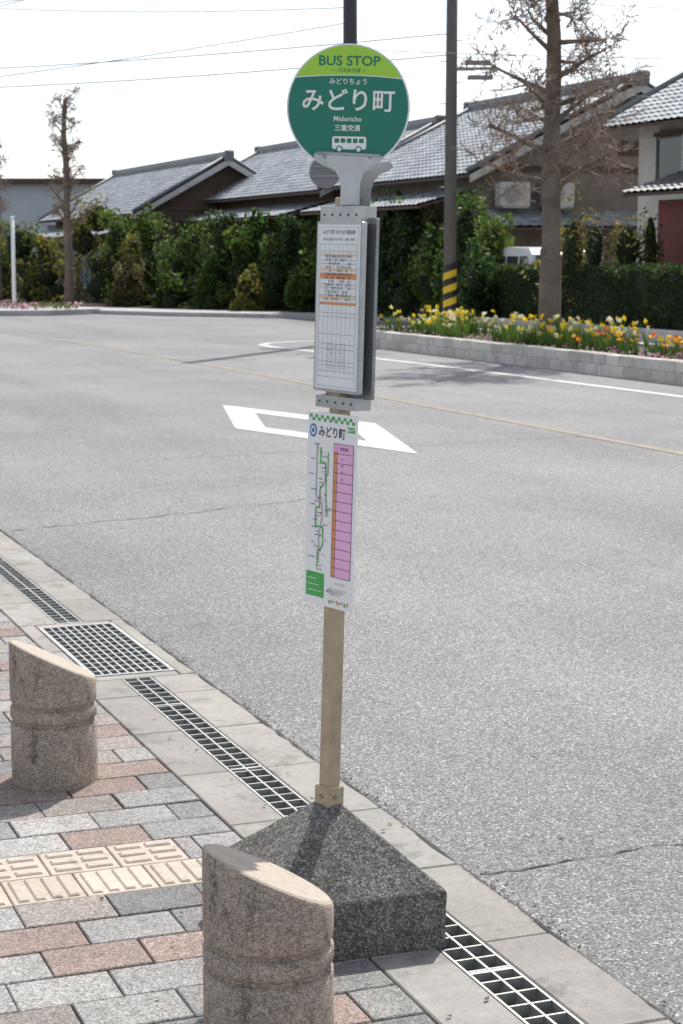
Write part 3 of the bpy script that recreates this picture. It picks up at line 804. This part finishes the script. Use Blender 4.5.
def house(name,rr,s0,L,w,zr,ze,wall='plaster',tile='tile',pent=True,gable='plaster',over=.7,wins=True):
    e=empty(name,(0,0,0),RS)
    b=MB()
    slope(b,rr,zr,rr-w,ze,s0,s0+L,0); slope(b,rr,zr,rr+w,ze,s0,s0+L,0)
    for sg in (-1,1):
        for ss in (s0-.05,):
            b.face([(rr,ss,zr-.02),(rr+sg*w,ss,ze-.02),(rr+sg*w,ss,ze-.22),(rr,ss,zr-.26)],2)
            b.face([(rr,ss+.05,zr-.26),(rr+sg*w,ss+.05,ze-.22),(rr+sg*w,ss,ze-.22),(rr,ss,zr-.26)],2)
    if pent:
        slope(b,rr-w+.9,ze-.28,rr-w-1.0,ze-.78,s0+1.0,s0+L-.5,0,.03)
    b.obj('roof',[tile,'wood','frame'],e)
    b=MB()
    b.box(rr-.16,rr+.16,s0-.06,s0+L+.06,zr-.02,zr+.16,0,None,.03); b.box(rr-.10,rr+.10,s0-.10,s0+L+.1,zr+.16,zr+.26,0,None,.04)
    b.box(rr-.17,rr+.17,s0-.2,s0-.05,zr-.1,zr+.30,0,None,.05); b.box(rr-.17,rr+.17,s0+L+.05,s0+L+.2,zr-.1,zr+.30,0,None,.05)
    for sg in (-1,1):
        for k in (s0+.12,s0+L-.2):
            b.tube([(rr+sg*.1,k,zr+.03),(rr+sg*w,k,ze+.08)],[.08,.08],8,0)
    b.obj('ridge_tiles',['ridge'],e)
    b=MB(); wi=w-over; sl=(zr-ze)/w; zt=ze+sl*over-.12
    y0,y1=s0+over*.8,s0+L-over*.8
    b.face([(rr-wi,y0,-.16),(rr-wi,y0,zt),(rr-wi,y1,zt),(rr-wi,y1,-.16)],0)
    b.face([(rr+wi,y1,-.16),(rr+wi,y1,zt),(rr+wi,y0,zt),(rr+wi,y0,-.16)],0)
    for yy in (y0,y1):
        b.face([(rr-wi,yy,-.16),(rr+wi,yy,-.16),(rr+wi,yy,zt),(rr-wi,yy,zt)],0)
        b.face([(rr-wi,yy,zt),(rr+wi,yy,zt),(rr,yy,zr-.12)],1)
    b.obj('walls',[wall,gable],e)
    b=MB()
    if wins:
        s=y0+1.0
        while s+1.8<y1:
            b.box(rr-wi-.03,rr-wi-.003,s,s+1.7,.5,2.1,0); 
            for q in (s-.05,s+.83,s+1.7): b.box(rr-wi-.06,rr-wi-.031,q,q+.05,.5,2.1,1)
            b.box(rr-wi-.06,rr-wi-.004,s-.05,s+1.75,2.101,2.16,1); b.box(rr-wi-.06,rr-wi-.004,s-.05,s+1.75,.44,.499,1)
            s+=2.7
        for q in (-wi*.55,wi*.2):
            b.box(rr+q,rr+q+1.3,y0-.03,y0-.003,1.0,2.1,0)
            for u in (q-.05,q+.63,q+1.3): b.box(rr+u,rr+u+.05,y0-.06,y0-.031,1.0,2.1,1)
            b.box(rr+q-.05,rr+q+1.35,y0-.06,y0-.004,2.101,2.16,1); b.box(rr+q-.05,rr+q+1.35,y0-.06,y0-.004,.94,.999,1)
    b.box(rr-.3,rr+.3,y0-.04,y0-.003,zt+.35,zt+.75,2)
    b.box(rr-wi,rr+wi,y0-.05,y0-.003,zt-.12,zt+.04,2)
    b.obj('windows',['glass','frame','wood'],e)
    return e
house('tiled_house',21.3,66.8,17.0,3.7,5.45,3.35,wall='wood',pent=True,gable='wood')
house('tiled_house.001',24.6,54.9,18.0,4.1,6.0,3.85,wall='wood',pent=True,gable='dimwall')
h3=house('tiled_house.002',25.4,43.6,10.6,5.0,6.4,3.9,wall='dimwall',pent=True,gable='dimwall')
b=MB(); slope(b,44.3,3.05,42.9,2.55,21.0,29.9,0,.03); b.v=[(v[1],v[0],v[2]) for v in b.v]; b.obj('lean_to_roof',['tile','wood'],h3)
h4=house('tiled_house.003',26.0,27.5,11.5,4.6,7.2,4.75,wall='plaster',tile='tile',pent=False,over=.9,gable='dimwall')
b=MB()
for k in range(3):
    s_=28.8+k*3.1
    b.box(22.22,22.297,s_,s_+2.3,3.55,4.45,0)
    for q in (s_-.06,s_+1.12,s_+2.3): b.box(22.17,22.219,q,q+.06,3.5,4.5,1)
    b.box(22.16,22.296,s_-.1,s_+2.4,4.501,4.60,2); b.box(22.16,22.296,s_-.1,s_+2.4,3.42,3.499,2)
b.box(23.2,24.6,28.35,28.41,3.5,4.5,0)
b.box(24.2,25.6,38.10,38.16,3.5,4.5,0)
b.box(22.20,22.297,28.5,38.0,4.85,5.0,2)
b.obj('upper_windows',['glass','frame','wood'],h4)
e=empty('red_brown_annex',(0,0,0),RS)
b=MB(); b.box(20.9,22.0,24,35.0,-.16,3.0,0); b.obj('walls',['redwall'],e)
b=MB(); slope(b,22.2,3.75,20.3,3.15,23.6,35.5,0); b.obj('roof',['darktile','wood'],e)
b=MB(); b.box(20.86,20.897,30,31.6,1.2,2.3,0); b.box(20.82,20.858,30.77,30.83,1.2,2.3,1); b.box(20.82,20.896,29.95,31.65,2.301,2.36,1); b.obj('windows',['glass','frame'],e)
e=empty('flat_roof_building')
b=MB(); b.box(-30,-12.6,96,108,-.16,5.5,0); b.obj('walls',['bluewall'],e)
b=MB(); b.box(-30.4,-12.1,95.4,108.4,5.503,5.75,0); b.obj('roof',['wood'],e)
b=MB()
for k in range(5):
    x=-28+k*3.2; b.box(x,x+1.7,95.95,95.997,2.2,3.4,0); b.box(x-.06,x+1.76,95.9,95.996,3.403,3.48,1); b.box(x+.82,x+.88,95.9,95.948,2.2,3.4,1)
b.obj('windows',['glass','frame'],e)
for i,(r,s,z) in enumerate([(21.3,43.95,3.1),(22.6,43.95,3.1)]):
    b=MB(); b.box(r,r+.85,s-.40,s-.05,z,z+.62,0,None,.02)
    P=[(r+.32+.24*math.cos(t*math.pi/12),s-.402,z+.31+.24*math.sin(t*math.pi/12)) for t in range(24)]
    b.face(P,3)
    for k in range(8): b.box(r+.1,r+.55,s-.41,s-.404,z+.08+k*.06,z+.10+k*.06,0)
    b.box(r+.05,r+.8,s-.42,s+.1,z-.06,z-.002,2)
    b.obj('air_conditioner' if i==0 else 'air_conditioner.%03d'%i,['frame','black','graymetal','mattegrey'],rot=RS)
def van():
    e=empty('parked_van',(4.75,43.4,.12),(0,0,math.radians(14)))
    prof=[(-1.65,.25),(-1.68,.8),(-1.60,.98),(-1.40,1.08),(-1.05,1.72),(-.85,1.86),(1.5,1.90),(1.66,1.80),(1.70,.9),(1.70,.28)]
    b=MB(); n=len(prof)
    Lr=[(-.74*(1-.12*max(0,z-1.0)),y,z) for y,z in prof]; Rr=[(.74*(1-.12*max(0,z-1.0)),y,z) for y,z in prof]
    b.face(Lr,0); b.face(Rr[::-1],0)
    for i in range(n):
        j=(i+1)%n; b.face([Lr[i],Rr[i],Rr[j],Lr[j]],0)
    b.obj('body',['vanwhite'],e)
    b=MB()
    b.face([(-.66,-1.415,1.10),(.66,-1.415,1.10),(.60,-1.085,1.70),(-.60,-1.085,1.70)],0)
    b.face([(-.58,1.705,1.1),(.58,1.705,1.1),(.55,1.69,1.7),(-.55,1.69,1.7)],0)
    for sg in (-1,1):
        for a0,a1 in ((-1.05,-.25),(-.15,.65),(.75,1.5)):
            b.face([(sg*.735,a0,1.12),(sg*.735,a1,1.12),(sg*.688,a1,1.68),(sg*.688,a0+(.25 if a0<-1 else 0),1.68)],0)
    b.obj('glass',['glass'],e)
    b=MB()
    for sg in (-1,1):
        for yy in (-1.1,1.1): b.tube([(sg*.62,yy,.28),(sg*.76,yy,.28)],[.28,.28],18,0)
        b.box(sg*.62-.1,sg*.62+.1,-1.70,-1.682,.62,.78,1); b.box(sg*.64-.07,sg*.64+.07,1.702,1.72,.8,1.1,2)
    b.box(-.7,.7,-1.74,-1.69,.28,.45,0)
    b.obj('wheels_and_lamps',['rubber','frame','red'],e)
van()
b=MB()
for i in range(34):
    x=-80+i*5+U(-1,1); y=150+U(-8,8); h=U(4,7)
    core(b,(x,y,h*.4),(3.4,2.5,h*.5),1); blob_leaves(b,(x,y,h*.5),(3.6,2.5,h*.55),120,.8,(.05,.08,.04))
b.obj('distant_trees',['leaf','core'])

# ---------------------------------------------------------------- light
EL,AZ=math.radians(52),math.radians(20)
to=Vector((math.sin(AZ)*math.cos(EL),math.cos(AZ)*math.cos(EL),math.sin(EL)))
sun=bpy.data.lights.new('sun','SUN'); sun.energy=5.0; sun.angle=math.radians(.53); sun.color=(1,.95,.88)
so=bpy.data.objects.new('sun',sun); scene.collection.objects.link(so); so.rotation_euler=to.to_track_quat('Z','Y').to_euler()
w=bpy.data.worlds.new('World'); scene.world=w; w.use_nodes=True; nt=w.node_tree
sk=nt.nodes.new('ShaderNodeTexSky'); sk.sky_type='NISHITA'; sk.sun_disc=False; sk.sun_elevation=EL; sk.sun_rotation=AZ
sk.dust_density=1.2; sk.air_density=1.0; sk.ozone_density=1.5
hs=nt.nodes.new('ShaderNodeHueSaturation'); hs.inputs['Saturation'].default_value=.34; hs.inputs['Value'].default_value=1.28
bg=nt.nodes['Background']; bg.inputs[1].default_value=.15
tint=nt.nodes.new('ShaderNodeMix'); tint.data_type='RGBA'; tint.blend_type='MULTIPLY'; tint.inputs[0].default_value=1; tint.inputs[7].default_value=(.965,.985,1.02,1)
nt.links.new(sk.outputs[0],hs.inputs['Color']); nt.links.new(hs.outputs[0],tint.inputs[6]); nt.links.new(tint.outputs[2],bg.inputs[0])

cam=bpy.data.cameras.new('camera'); co=bpy.data.objects.new('camera',cam); scene.collection.objects.link(co)
co.location=(0,0,1.8); co.rotation_euler=(math.radians(90-7.95),0,0)
cam.sensor_fit='VERTICAL'; cam.sensor_height=24; cam.lens=1832/1024*24; cam.clip_end=4000; cam.clip_start=.05
cam.dof.use_dof=True; cam.dof.focus_distance=4.8; cam.dof.aperture_fstop=8
scene.camera=co
scene.view_settings.view_transform='Standard'; scene.view_settings.look='None'; scene.view_settings.exposure=0
